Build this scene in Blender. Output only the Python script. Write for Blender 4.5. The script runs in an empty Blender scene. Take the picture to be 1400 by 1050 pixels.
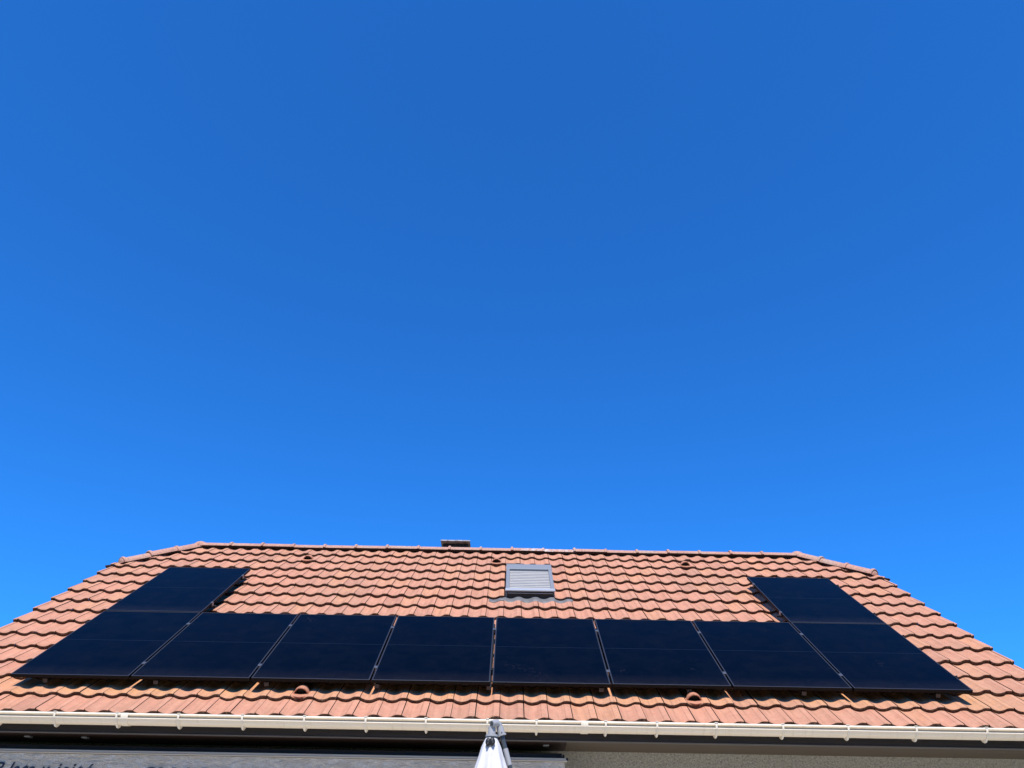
import bpy, bmesh, math, random
from mathutils import Vector, Matrix, noise
random.seed(7)
R = math.radians
S = bpy.context.scene
COL = S.collection
PHI = R(38.0)
CP, SP = math.cos(PHI), math.sin(PHI)
Z0 = 3.4845                      # height of the lower edge of the panels


def RF(u, v, w):                 # roof coordinates (along eaves, up slope, off slope) -> world
    return Vector((u, v * CP - w * SP, Z0 + v * SP + w * CP))


# ------------------------------------------------------------------ helpers
def tag(o, label=None, cat=None, group=None, kind=None):
    if label: o['label'] = label
    if cat: o['category'] = cat
    if group: o['group'] = group
    if kind: o['kind'] = kind
    return o


def empty(name, loc, rot=(0, 0, 0)):
    o = bpy.data.objects.new(name, None)
    o.empty_display_size = 0.2
    COL.objects.link(o)
    o.location = loc
    o.rotation_euler = rot
    return o


class MB:
    """collects geometry, then links it as one mesh object"""
    def __init__(self):
        self.v, self.f, self.m, self.s, self.a, self.pa, self.pb = [], [], [], [], [], [], []
        self.mi, self.sm, self.av = 0, False, 0.0

    def vert(self, p):
        self.v.append(Vector(p)); return len(self.v) - 1

    def face(self, ids):
        self.f.append(tuple(ids)); self.m.append(self.mi); self.s.append(self.sm); self.a.append(self.av)

    def poly(self, pts):
        self.face([self.vert(p) for p in pts])

    def box(self, x0, x1, y0, y1, z0, z1, T=None, bev=0.0):
        if bev > 0:
            bm = bmesh.new()
            bmesh.ops.create_cube(bm, size=1.0)
            for q in bm.verts:
                q.co = Vector(((x0 + x1) / 2 + q.co.x * (x1 - x0), (y0 + y1) / 2 + q.co.y * (y1 - y0), (z0 + z1) / 2 + q.co.z * (z1 - z0)))
            bmesh.ops.bevel(bm, geom=list(bm.edges), offset=bev, segments=2, affect='EDGES', profile=0.5)
            off = len(self.v)
            bm.verts.index_update()
            for q in bm.verts: self.v.append(T(q.co) if T else q.co.copy())
            for fc in bm.faces: self.face([off + q.index for q in fc.verts])
            bm.free(); return
        P = [(x0, y0, z0), (x1, y0, z0), (x1, y1, z0), (x0, y1, z0), (x0, y0, z1), (x1, y0, z1), (x1, y1, z1), (x0, y1, z1)]
        i = [self.vert(T(Vector(p)) if T else p) for p in P]
        for q in ((3, 2, 1, 0), (4, 5, 6, 7), (0, 1, 5, 4), (1, 2, 6, 5), (2, 3, 7, 6), (3, 0, 4, 7)):
            self.face([i[k] for k in q])

    def sweep(self, rings, closed=True, caps=True):
        """rings: list of equally long point lists"""
        ids = [[self.vert(p) for p in r] for r in rings]
        n = len(ids[0])
        for a, b in zip(ids[:-1], ids[1:]):
            for k in range(n if closed else n - 1):
                self.face((a[k], a[(k + 1) % n], b[(k + 1) % n], b[k]))
        if caps and closed:
            self.face(list(reversed(ids[0]))); self.face(ids[-1])

    def tube(self, pts, r, n=20, caps=True):
        pts = [Vector(p) for p in pts]
        if not isinstance(r, (list, tuple)): r = [r] * len(pts)
        rings = []
        ref = None
        for i, p in enumerate(pts):
            d = (pts[min(i + 1, len(pts) - 1)] - pts[max(i - 1, 0)]).normalized()
            if ref is None:
                ref = Vector((0, 1, 0)) if abs(d.y) < 0.8 else Vector((1, 0, 0))
            a = (ref - d * ref.dot(d)).normalized(); b = d.cross(a)
            rings.append([p + (a * math.cos(2 * math.pi * k / n) + b * math.sin(2 * math.pi * k / n)) * r[i] for k in range(n)])
        self.sweep(rings, True, caps)

    def build(self, name, mats, parent=None, org=(0, 0, 0), clips=(), attr=None, local=False):
        me = bpy.data.meshes.new(name)
        o = Vector(org)
        me.from_pydata([tuple(p - o) for p in self.v], [], self.f)
        if not isinstance(mats, (list, tuple)): mats = [mats]
        for m in mats: me.materials.append(m)
        me.polygons.foreach_set('material_index', self.m)
        me.polygons.foreach_set('use_smooth', self.s)
        if attr and len(self.pa) == len(self.v):
            for nm, arr in (('tile_low', self.pa), ('tile_across', self.pb)):
                pt = me.attributes.new(nm, 'FLOAT', 'POINT'); pt.data.foreach_set('value', arr)
        if attr:
            at = me.attributes.new(attr, 'FLOAT', 'FACE')
            at.data.foreach_set('value', self.a)
        bm = bmesh.new(); bm.from_mesh(me)
        for (co, no) in clips:
            bmesh.ops.bisect_plane(bm, geom=list(bm.verts) + list(bm.edges) + list(bm.faces), plane_co=Vector(co) - o, plane_no=no, clear_outer=True)
        if not clips and not attr:
            bmesh.ops.recalc_face_normals(bm, faces=list(bm.faces))
        bm.to_mesh(me); bm.free()
        me.update()
        ob = bpy.data.objects.new(name, me)
        COL.objects.link(ob)
        if parent is not None: ob.parent = parent
        elif not local: ob.location = o
        return ob


def smooth(o, ang=40):
    for p in o.data.polygons: p.use_smooth = True
    o.data.set_sharp_from_angle(angle=R(ang))
    return o


# ------------------------------------------------------------------ materials
def mat(name, col=(0.5, 0.5, 0.5), rough=0.6, metal=0.0, spec=0.5, ior=None):
    m = bpy.data.materials.new(name); m.use_nodes = True
    b = m.node_tree.nodes['Principled BSDF']
    b.inputs['Base Color'].default_value = (*col, 1)
    b.inputs['Roughness'].default_value = rough
    b.inputs['Metallic'].default_value = metal
    b.inputs['Specular IOR Level'].default_value = spec
    if ior: b.inputs['IOR'].default_value = ior
    return m


class NT:
    def __init__(self, m):
        self.t = m.node_tree; self.b = self.t.nodes['Principled BSDF']

    def n(self, typ, **kw):
        q = self.t.nodes.new(typ)
        for k, v in kw.items():
            if k in q.inputs.keys(): q.inputs[k].default_value = v
            else: setattr(q, k, v)
        return q

    def l(self, a, b): self.t.links.new(a, b)

    def noise(self, vec, scale, detail=4, rough=0.55, dist=0.0):
        q = self.n('ShaderNodeTexNoise'); q.inputs['Scale'].default_value = scale
        q.inputs['Detail'].default_value = detail; q.inputs['Roughness'].default_value = rough; q.inputs['Distortion'].default_value = dist
        if vec is not None: self.l(vec, q.inputs['Vector'])
        return q.outputs['Fac']

    def ramp(self, fac, stops):
        q = self.n('ShaderNodeValToRGB'); e = q.color_ramp.elements
        while len(e) < len(stops): e.new(0.5)
        for k, (p, c) in enumerate(stops):
            e[k].position = p; e[k].color = (*c, 1) if len(c) == 3 else c
        self.l(fac, q.inputs['Fac']); return q.outputs['Color']

    def mix(self, fac, a, b, typ='MIX'):
        q = self.n('ShaderNodeMix', data_type='RGBA', blend_type=typ)
        for s, k in ((fac, 0), (a, 6), (b, 7)):
            if hasattr(s, 'is_linked'): self.l(s, q.inputs[k])
            elif isinstance(s, (int, float)): q.inputs[k].default_value = s
            else: q.inputs[k].default_value = (*s, 1)
        return q.outputs[2]

    def math(self, op, a, b=0.0, clamp=False):
        q = self.n('ShaderNodeMath', operation=op, use_clamp=clamp)
        for s, k in ((a, 0), (b, 1)):
            if hasattr(s, 'is_linked'): self.l(s, q.inputs[k])
            else: q.inputs[k].default_value = s
        return q.outputs[0]

    def bump(self, h, strength, dist):
        q = self.n('ShaderNodeBump', Strength=strength, Distance=dist)
        self.l(h, q.inputs['Height']); self.l(q.outputs['Normal'], self.b.inputs['Normal'])

    def coord(self, which='Object', scale=None, rot=None):
        c = self.n('ShaderNodeTexCoord').outputs[which]
        if scale or rot:
            mp = self.n('ShaderNodeMapping')
            if scale: mp.inputs['Scale'].default_value = scale
            if rot: mp.inputs['Rotation'].default_value = rot
            self.l(c, mp.inputs['Vector']); return mp.outputs['Vector']
        return c


def lin(r, g, b):
    f = lambda c: (c / 255 / 12.92) if c <= 10 else ((c / 255 + 0.055) / 1.055) ** 2.4
    return (f(r), f(g), f(b))


def tile_material(name, sat=1.0):
    m = mat(name, rough=0.85, spec=0.12); t = NT(m)
    c = t.coord('Object')
    at = t.n('ShaderNodeAttribute', attribute_name='tile_rand'); rnd = at.outputs['Fac']
    base = t.ramp(rnd, [(0.0, (0.50, 0.226, 0.145)), (0.2, (0.60, 0.268, 0.164)), (0.5, (0.635, 0.282, 0.170)),
                        (0.70, (0.58, 0.260, 0.162)), (0.84, (0.65, 0.298, 0.160)), (1.0, (0.72, 0.355, 0.150))])
    # each tile gets its own patch of the noise
    va = t.n('ShaderNodeVectorMath', operation='ADD')
    cx = t.n('ShaderNodeCombineXYZ')
    k = t.math('MULTIPLY', rnd, 37.0)
    t.l(k, cx.inputs[0]); t.l(k, cx.inputs[2])
    t.l(c, va.inputs[0]); t.l(cx.outputs[0], va.inputs[1])
    vec = va.outputs[0]
    mott = t.noise(vec, 9.0, 5, 0.6)
    base = t.mix(t.ramp(mott, [(0.35, (0, 0, 0)), (0.7, (0.55,) * 3)]), base, (0.70, 0.375, 0.235))
    dark = t.noise(vec, 23.0, 5, 0.65)
    base = t.mix(t.ramp(dark, [(0.52, (0, 0, 0)), (0.78, (0.6,) * 3)]), base, (0.37, 0.175, 0.11))
    # rain streaks run down the slope
    st = t.noise(t.coord('Object', (26, 2.2, 2.2)), 1.0, 3, 0.5)
    base = t.mix(t.ramp(st, [(0.5, (0, 0, 0)), (0.75, (0.5,) * 3)]), base, (0.38, 0.18, 0.105))
    # grey-green lichen film in big uneven fields, stronger high on the roof where it never dries off
    big = t.noise(c, 0.75, 4, 0.6)
    fine = t.noise(c, 55.0, 3, 0.7)
    lf = t.math('MULTIPLY', t.ramp(big, [(0.42, (0, 0, 0)), (0.72, (1, 1, 1))]), t.ramp(fine, [(0.4, (0, 0, 0)), (0.65, (0.62,) * 3)]))
    base = t.mix(lf, base, (0.36, 0.25, 0.16))
    # grime that gathers towards the lower edge of every tile; darker line by its roll, darker band in its trough
    lo = t.n('ShaderNodeAttribute', attribute_name='tile_low').outputs['Fac']
    ac = t.n('ShaderNodeAttribute', attribute_name='tile_across').outputs['Fac']
    gn = t.noise(vec, 16.0, 4, 0.65)
    lowm = t.math('MULTIPLY', t.math('POWER', lo, 2.2), t.ramp(gn, [(0.35, (0.03,) * 3), (0.65, (0.38,) * 3)]))
    base = t.mix(lowm, base, (0.41, 0.225, 0.145))
    ln = t.math('SUBTRACT', 1.0, t.math('DIVIDE', t.math('ABSOLUTE', t.math('SUBTRACT', ac, 0.70)), 0.035), True)
    base = t.mix(t.math('MULTIPLY', ln, t.ramp(gn, [(0.3, (0.25,) * 3), (0.6, (0.75,) * 3)])), base, (0.30, 0.14, 0.085))
    ln2 = t.math('SUBTRACT', 1.0, t.math('DIVIDE', t.math('ABSOLUTE', t.math('SUBTRACT', ac, 0.36)), 0.16), True)
    base = t.mix(t.math('MULTIPLY', ln2, t.ramp(st, [(0.42, (0, 0, 0)), (0.62, (0.45,) * 3)])), base, (0.36, 0.19, 0.11))
    # black and pale specks
    vo = t.n('ShaderNodeTexVoronoi', Scale=46.0); t.l(c, vo.inputs['Vector'])
    sp = t.ramp(vo.outputs['Distance'], [(0.03, (1, 1, 1)), (0.12, (0, 0, 0))])
    pick = t.ramp(t.noise(c, 13.0, 2), [(0.62, (0, 0, 0)), (0.66, (0.75,) * 3)])
    base = t.mix(t.math('MULTIPLY', sp, pick), base, (0.13, 0.09, 0.07))
    pick2 = t.ramp(t.noise(vec, 5.0, 2), [(0.60, (0, 0, 0)), (0.66, (0.75,) * 3)])
    base = t.mix(t.math('MULTIPLY', sp, pick2), base, (0.55, 0.5, 0.42))
    t.l(base, t.b.inputs['Base Color'])
    t.bump(t.noise(c, 160.0, 4, 0.7), 0.35, 0.004)
    return m


M_TILE = tile_material('terracotta_tile')


def butt_material():
    m = mat('mossy_tile_edge', rough=0.95, spec=0.1); t = NT(m)
    c = t.coord('Object')
    a = t.noise(c, 38.0, 5, 0.7)
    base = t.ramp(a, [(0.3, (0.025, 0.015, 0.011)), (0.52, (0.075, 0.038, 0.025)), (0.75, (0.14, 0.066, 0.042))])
    l = t.math('MULTIPLY', t.ramp(t.noise(c, 75.0, 4, 0.7), [(0.55, (0, 0, 0)), (0.66, (1, 1, 1))]),
               t.ramp(t.noise(c, 3.0, 3), [(0.4, (0.05,) * 3), (0.65, (0.8,) * 3)]))
    base = t.mix(l, base, (0.30, 0.27, 0.2))
    t.l(base, t.b.inputs['Base Color'])
    t.bump(a, 0.8, 0.01)
    return m


M_BUTT = butt_material()
M_JOINT = mat('tile_joint_dark', (0.06, 0.035, 0.026), 0.95, spec=0.1)  # dark colour for the joint grooves and tile flanks


def ridge_material():
    m = mat('ridge_tile', rough=0.85, spec=0.25); t = NT(m)
    c = t.coord('Object')
    base = t.ramp(t.noise(c, 2.3, 5, 0.65), [(0.3, (0.52, 0.27, 0.185)), (0.5, (0.62, 0.33, 0.225)), (0.7, (0.54, 0.37, 0.27))])
    base = t.mix(t.ramp(t.noise(c, 30, 4, 0.7), [(0.46, (0, 0, 0)), (0.66, (0.75,) * 3)]), base, (0.30, 0.19, 0.14))
    # white lichen / droppings where birds sit, near the middle of the ridge
    sx = t.n('ShaderNodeSeparateXYZ'); t.l(t.coord('Object'), sx.inputs[0])
    d = t.math('ABSOLUTE', t.math('SUBTRACT', sx.outputs[0], 0.72))
    near = t.math('SUBTRACT', 1.0, t.math('DIVIDE', d, 0.75), True)
    w = t.math('MULTIPLY', near, t.ramp(t.noise(c, 22, 4, 0.7), [(0.50, (0, 0, 0)), (0.57, (0.85,) * 3)]))
    base = t.mix(w, base, (0.74, 0.71, 0.66))
    t.l(base, t.b.inputs['Base Color'])
    t.bump(t.math('ADD', t.noise(c, 120, 4, 0.7), t.math('MULTIPLY', t.noise(c, 18, 4, 0.7), 1.5)), 0.6, 0.008)
    return m


M_RIDGE = ridge_material()
M_MORTAR = mat('shaded_mortar', (0.03, 0.022, 0.018), 0.95, spec=0.1)  # near black: the shade under the caps is painted into the mortar


def glass_material():
    m = mat('solar_cell_glass', (0.0008, 0.0012, 0.003), 0.07, spec=0.5, ior=1.145); t = NT(m)
    c = t.coord('Object')
    oi = t.n('ShaderNodeObjectInfo')
    va = t.n('ShaderNodeVectorMath', operation='ADD')
    cx = t.n('ShaderNodeCombineXYZ')
    k = t.math('MULTIPLY', oi.outputs['Random'], 91.0)
    for q in range(3): t.l(k, cx.inputs[q])
    t.l(c, va.inputs[0]); t.l(cx.outputs[0], va.inputs[1]); vec = va.outputs[0]
    # thin dust, thicker near the lower frame where water stands, and a few smudges
    sx = t.n('ShaderNodeSeparateXYZ'); t.l(c, sx.inputs[0])
    low = t.math('SUBTRACT', 1.0, t.math('DIVIDE', sx.outputs[1], 0.22), True)
    dust = t.noise(vec, 5.0, 6, 0.65, 0.4)
    film = t.ramp(dust, [(0.4, (0.0,) * 3), (0.75, (0.006,) * 3)])
    lowd = t.math('MULTIPLY', t.math('MULTIPLY', low, t.noise(vec, 14, 4, 0.7)), 0.035)
    sm = t.math('MULTIPLY', t.ramp(t.noise(vec, 26, 4, 0.75), [(0.56, (0, 0, 0)), (0.72, (1, 1, 1))]),
                t.ramp(t.noise(vec, 2.1, 3, 0.5), [(0.64, (0, 0, 0)), (0.77, (0.14,) * 3)]))
    f = t.math('ADD', t.math('ADD', film, lowd), sm)
    # fine busbar / cell grid, barely visible
    col = t.mix(f, (0.0008, 0.0012, 0.003), (0.40, 0.33, 0.29))
    t.l(col, t.b.inputs['Base Color'])
    t.l(t.math('ADD', 0.05, t.math('MULTIPLY', f, 2.5), True), t.b.inputs['Roughness'])
    return m


M_GLASS = glass_material()
M_CELLGAP = mat('cell_gap', (0.009, 0.010, 0.014), 0.3, spec=0.3)
M_FRAME = mat('black_anodised', (0.03, 0.03, 0.033), 0.42, 0.0, spec=0.5)
M_FRAME_SHADE = mat('black_frame_shaded', (0.006, 0.006, 0.0065), 0.6, 0.0, spec=0.15)  # darker copy of the frame colour, shade of the sides painted in
M_RAIL = mat('dark_aluminium', (0.03, 0.03, 0.032), 0.5, 0.3)
M_CLAMP = mat('bare_aluminium', (0.36, 0.36, 0.36), 0.35, 0.8)
M_CAP = mat('grey_end_cap', (0.045, 0.045, 0.048), 0.6)


def gutter_material():
    m = mat('cream_pvc', (0.68, 0.59, 0.46), 0.38); t = NT(m)
    c = t.coord('Object')
    base = t.mix(t.ramp(t.noise(t.coord('Object', (1.2, 9, 9)), 2.0, 5, 0.65), [(0.4, (0, 0, 0)), (0.75, (0.5,) * 3)]), (0.90, 0.79, 0.61), (0.84, 0.735, 0.56))
    base = t.mix(t.ramp(t.noise(t.coord('Object', (14, 2, 2)), 1.5, 4, 0.7), [(0.56, (0, 0, 0)), (0.75, (0.4,) * 3)]), base, (0.60, 0.50, 0.36))
    t.l(base, t.b.inputs['Base Color'])
    return m


M_GUT = gutter_material()
M_GUTB = mat('grey_white_pvc', (0.86, 0.77, 0.61), 0.4)


def wood_paint(name, a, b, rough):
    m = mat(name, a, rough); t = NT(m)
    base = t.ramp(t.noise(t.coord('Object', (0.8, 30, 30)), 2.0, 4, 0.6), [(0.35, a), (0.7, b)])
    t.l(base, t.b.inputs['Base Color'])
    return m


M_FASCIA = wood_paint('dark_fascia_paint', (0.016, 0.014, 0.018), (0.026, 0.022, 0.026), 0.42)
M_TRIM = mat('fascia_trim', (0.11, 0.10, 0.095), 0.45)
M_SOFFIT = wood_paint('olive_brown_soffit', (0.085, 0.066, 0.042), (0.105, 0.082, 0.053), 0.6)
M_SOFFIT_SHADE = wood_paint('shaded_soffit', (0.020, 0.009, 0.006), (0.032, 0.015, 0.010), 0.55)  # soffit above the awning box, its shade painted into the colour
M_BROWN = wood_paint('brown_board', (0.055, 0.03, 0.018), (0.085, 0.047, 0.028), 0.5)


def wall_material():
    m = mat('roughcast_render', (0.4, 0.38, 0.32), 0.95, spec=0.15); t = NT(m)
    c = t.coord('Object')
    big = t.noise(c, 58.0, 5, 0.72, 0.6)
    base = t.ramp(big, [(0.33, (0.36, 0.34, 0.28)), (0.5, (0.68, 0.645, 0.55)), (0.66, (0.84, 0.80, 0.70))])
    t.l(base, t.b.inputs['Base Color'])
    h = t.math('ADD', big, t.math('MULTIPLY', t.noise(c, 90.0, 3, 0.7), 0.35))
    t.bump(h, 1.0, 0.03)
    return m


M_WALL = wall_material()
M_ALU = mat('grey_aluminium', (0.27, 0.28, 0.285), 0.42, 0.1)
M_ALU_L = mat('pale_aluminium', (0.42, 0.435, 0.45), 0.38, 0.1)
M_BLACK = mat('black_rubber', (0.012, 0.012, 0.013), 0.5)


def lead_material():
    m = mat('grey_lead', (0.27, 0.28, 0.30), 0.6, 0.2); t = NT(m)
    t.l(t.ramp(t.noise(t.coord('Object'), 12, 5, 0.65), [(0.3, (0.15, 0.145, 0.14)), (0.7, (0.23, 0.222, 0.215))]), t.b.inputs['Base Color'])
    return m


M_LEAD = lead_material()


def shutter_material():
    m = mat('shutter_slats', (0.50, 0.51, 0.52), 0.45, 0.15); t = NT(m)
    t.l(t.ramp(t.noise(t.coord('Object', (3, 14, 14)), 2.5, 4, 0.6), [(0.3, (0.205, 0.203, 0.20)), (0.7, (0.265, 0.262, 0.255))]), t.b.inputs['Base Color'])
    return m


M_SLAT = shutter_material()


def brick_material():  # dark brown brick for the chimney stack
    m = mat('dark_brick', (0.05, 0.035, 0.03), 0.95, spec=0.1); t = NT(m)
    br = t.n('ShaderNodeTexBrick')
    br.inputs['Color1'].default_value = (0.075, 0.045, 0.036, 1); br.inputs['Color2'].default_value = (0.05, 0.032, 0.027, 1)
    br.inputs['Mortar'].default_value = (0.08, 0.072, 0.065, 1); br.inputs['Scale'].default_value = 4.0
    t.l(t.coord('Object', None, (R(90), 0, 0)), br.inputs['Vector'])
    t.l(br.outputs['Color'], t.b.inputs['Base Color'])
    return m


M_BRICK = brick_material()


def slab_material():
    m = mat('weathered_slab', rough=0.9, spec=0.2); t = NT(m)
    t.l(t.ramp(t.noise(t.coord('Object'), 9, 5, 0.7), [(0.35, (0.30, 0.20, 0.16)), (0.5, (0.55, 0.49, 0.43)), (0.7, (0.68, 0.65, 0.6))]), t.b.inputs['Base Color'])
    return m


M_SLAB = slab_material()


def film_material():
    m = mat('grey_plastic_film', (0.36, 0.37, 0.38), 0.3, spec=0.6); t = NT(m)
    c = t.coord('Object')
    a = t.noise(t.coord('Object', (2.0, 5, 7)), 3.0, 6, 0.65, 1.2)
    base = t.ramp(a, [(0.3, (0.62, 0.53, 0.385)), (0.55, (0.74, 0.635, 0.47)), (0.72, (0.84, 0.73, 0.55))])
    cr = t.math('ABSOLUTE', t.math('SUBTRACT', t.noise(t.coord('Object', (1, 1, 1.6)), 7.0, 5, 0.6, 1.0), 0.5))  # wrinkle highlights painted as pale crease lines
    base = t.mix(t.math('MULTIPLY', t.ramp(cr, [(0.0, (1,) * 3), (0.035, (0,) * 3)]), t.ramp(a, [(0.42, (0,) * 3), (0.6, (0.8,) * 3)])), base, (0.92, 0.85, 0.74))
    t.l(base, t.b.inputs['Base Color'])
    wr1 = t.noise(t.coord('Object', (5, 1, 16)), 1.6, 5, 0.6, 1.5)
    wr2 = t.noise(t.coord('Object', (22, 1, 9)), 1.3, 4, 0.6, 2.0)
    t.bump(t.math('ADD', wr1, t.math('MULTIPLY', wr2, 0.5)), 0.7, 0.04)
    t.l(t.ramp(t.noise(c, 11, 3), [(0.3, (0.18,) * 3), (0.7, (0.42,) * 3)]), t.b.inputs['Roughness'])
    return m


M_FILM = film_material()
M_INK = mat('dark_blue_ink', (0.03, 0.038, 0.055), 0.45)


def cloth_material():
    m = mat('white_canopy_cloth', (0.72, 0.71, 0.70), 0.85, spec=0.2); t = NT(m)
    c = t.coord('Object')
    t.l(t.ramp(t.noise(c, 6, 4, 0.6), [(0.3, (0.66, 0.635, 0.61)), (0.6, (0.74, 0.715, 0.685))]), t.b.inputs['Base Color'])
    t.bump(t.noise(t.coord('Object', (60, 60, 4)), 1.5, 3), 0.25, 0.01)
    return m


M_CLOTH = cloth_material()
M_PLASTIC = mat('pale_grey_plastic', (0.40, 0.40, 0.40), 0.4)
M_TUBE = mat('dark_grey_tube', (0.085, 0.10, 0.105), 0.35, 0.3)


def ground_material(name, stops, sc):
    m = mat(name, rough=0.95, spec=0.1); t = NT(m)
    c = t.coord('Object')
    t.l(t.ramp(t.math('ADD', t.math('MULTIPLY', t.noise(c, sc, 6, 0.7), 0.6), t.math('MULTIPLY', t.noise(c, sc * 0.05, 4), 0.4)), stops), t.b.inputs['Base Color'])
    t.bump(t.noise(c, sc * 2, 4, 0.7), 0.5, 0.02)
    return m


M_LAWN = ground_material('lawn', [(0.35, (0.04, 0.07, 0.02)), (0.65, (0.09, 0.12, 0.04))], 14)
M_PAVE = ground_material('terrace_slabs', [(0.3, (0.64, 0.57, 0.46)), (0.7, (0.76, 0.68, 0.56))], 10)

# ------------------------------------------------------------------ ground
g = MB(); g.poly([(-400, -400, 0), (400, -400, 0), (400, 400, 0), (-400, 400, 0)])
tag(g.build('lawn', M_LAWN), kind='structure')
g = MB()  # unseen paving, added wide and pale to bounce light upward
for i in range(20):
    for j in range(19):
        if j < 19:
            x0, y0 = -8.0 + i * 0.8, -9.2 + j * 0.5
            g.box(x0 + 0.004, x0 + 0.796, y0 + 0.004, y0 + 0.496, -0.05, 0.02 + random.uniform(0, 0.003), None, 0.004)
tag(g.build('terrace', M_PAVE), kind='structure')

# unseen wood added to block low sky behind the viewer: leaf clumps
wb = MB(); wr = random.Random(21)
for i in range(5200):
    a = R(wr.uniform(-178, -2)); rad = 26 + wr.uniform(-3, 3) + 2 * math.sin(a * 7)
    hmax = 8.5 + 2.2 * math.sin(a * 11) + 1.4 * math.sin(a * 23)
    z = hmax * wr.random() ** 0.8
    p = Vector((rad * math.cos(a), -2 + rad * math.sin(a), z)); q = wr.uniform(0.35, 0.8)
    n1 = Vector((wr.gauss(0, 1), wr.gauss(0, 1), wr.gauss(0, 1))).normalized(); n2 = n1.orthogonal().normalized(); n3 = n1.cross(n2)
    wb.poly([p + n2 * q, p + n3 * q * 0.8, p - n2 * q * 0.9, p - n3 * q * 0.7])
M_LEAF = mat('leaves', (0.045, 0.07, 0.02), 0.8, spec=0.2)
tag(wb.build('added_woodland', M_LEAF), 'added, unseen wood of dark green leaves blocking low sky light behind the viewer', 'added_woodland', kind='stuff')

# ------------------------------------------------------------------ the house
HOUSE_ORG = Vector((0, 4.058, 0))
house = empty('house', HOUSE_ORG)
tag(house, 'single storey house with orange tiled half hipped roof, cream gutter and grey roughcast wall', 'house')
YR = 4.058                                     # ridge line
U0, U1 = -5.675, 5.63                          # verges
VR = 5.04                                      # where the tile planes meet at the ridge
V_EAVE, PITCH, TW, J0 = -0.491, 0.3682, 0.2199, 0.095
WB = -0.131                                    # trough level at the tile's lower edge
AMP, THK = 0.024, 0.040
HIPX_L, HIPX_R = -4.80, 4.745                  # ridge ends
HIPV = 3.96                                    # where hips reach the verge


def prof(x):                                   # tile cross-section, 0..1 across the cover width
    if x < 0.68: return AMP * (1 - max(0.0, math.sin(math.pi * min(1, max(0, (x - 0.01) / 0.67)))) ** 0.8)
    q = (x - 0.68) / 0.30
    return AMP + 0.003 * math.sin(math.pi * min(q, 1)) - (0.003 if 0.68 < x < 0.72 else 0)


XS_F = [0, 0.03, 0.07, 0.12, 0.18, 0.24, 0.30, 0.36, 0.42, 0.48, 0.54, 0.60, 0.64, 0.675, 0.70, 0.725, 0.80, 0.90, 0.965]
XS_B = [0, 0.09, 0.18, 0.27, 0.36, 0.45, 0.54, 0.62, 0.68, 0.965]


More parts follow.
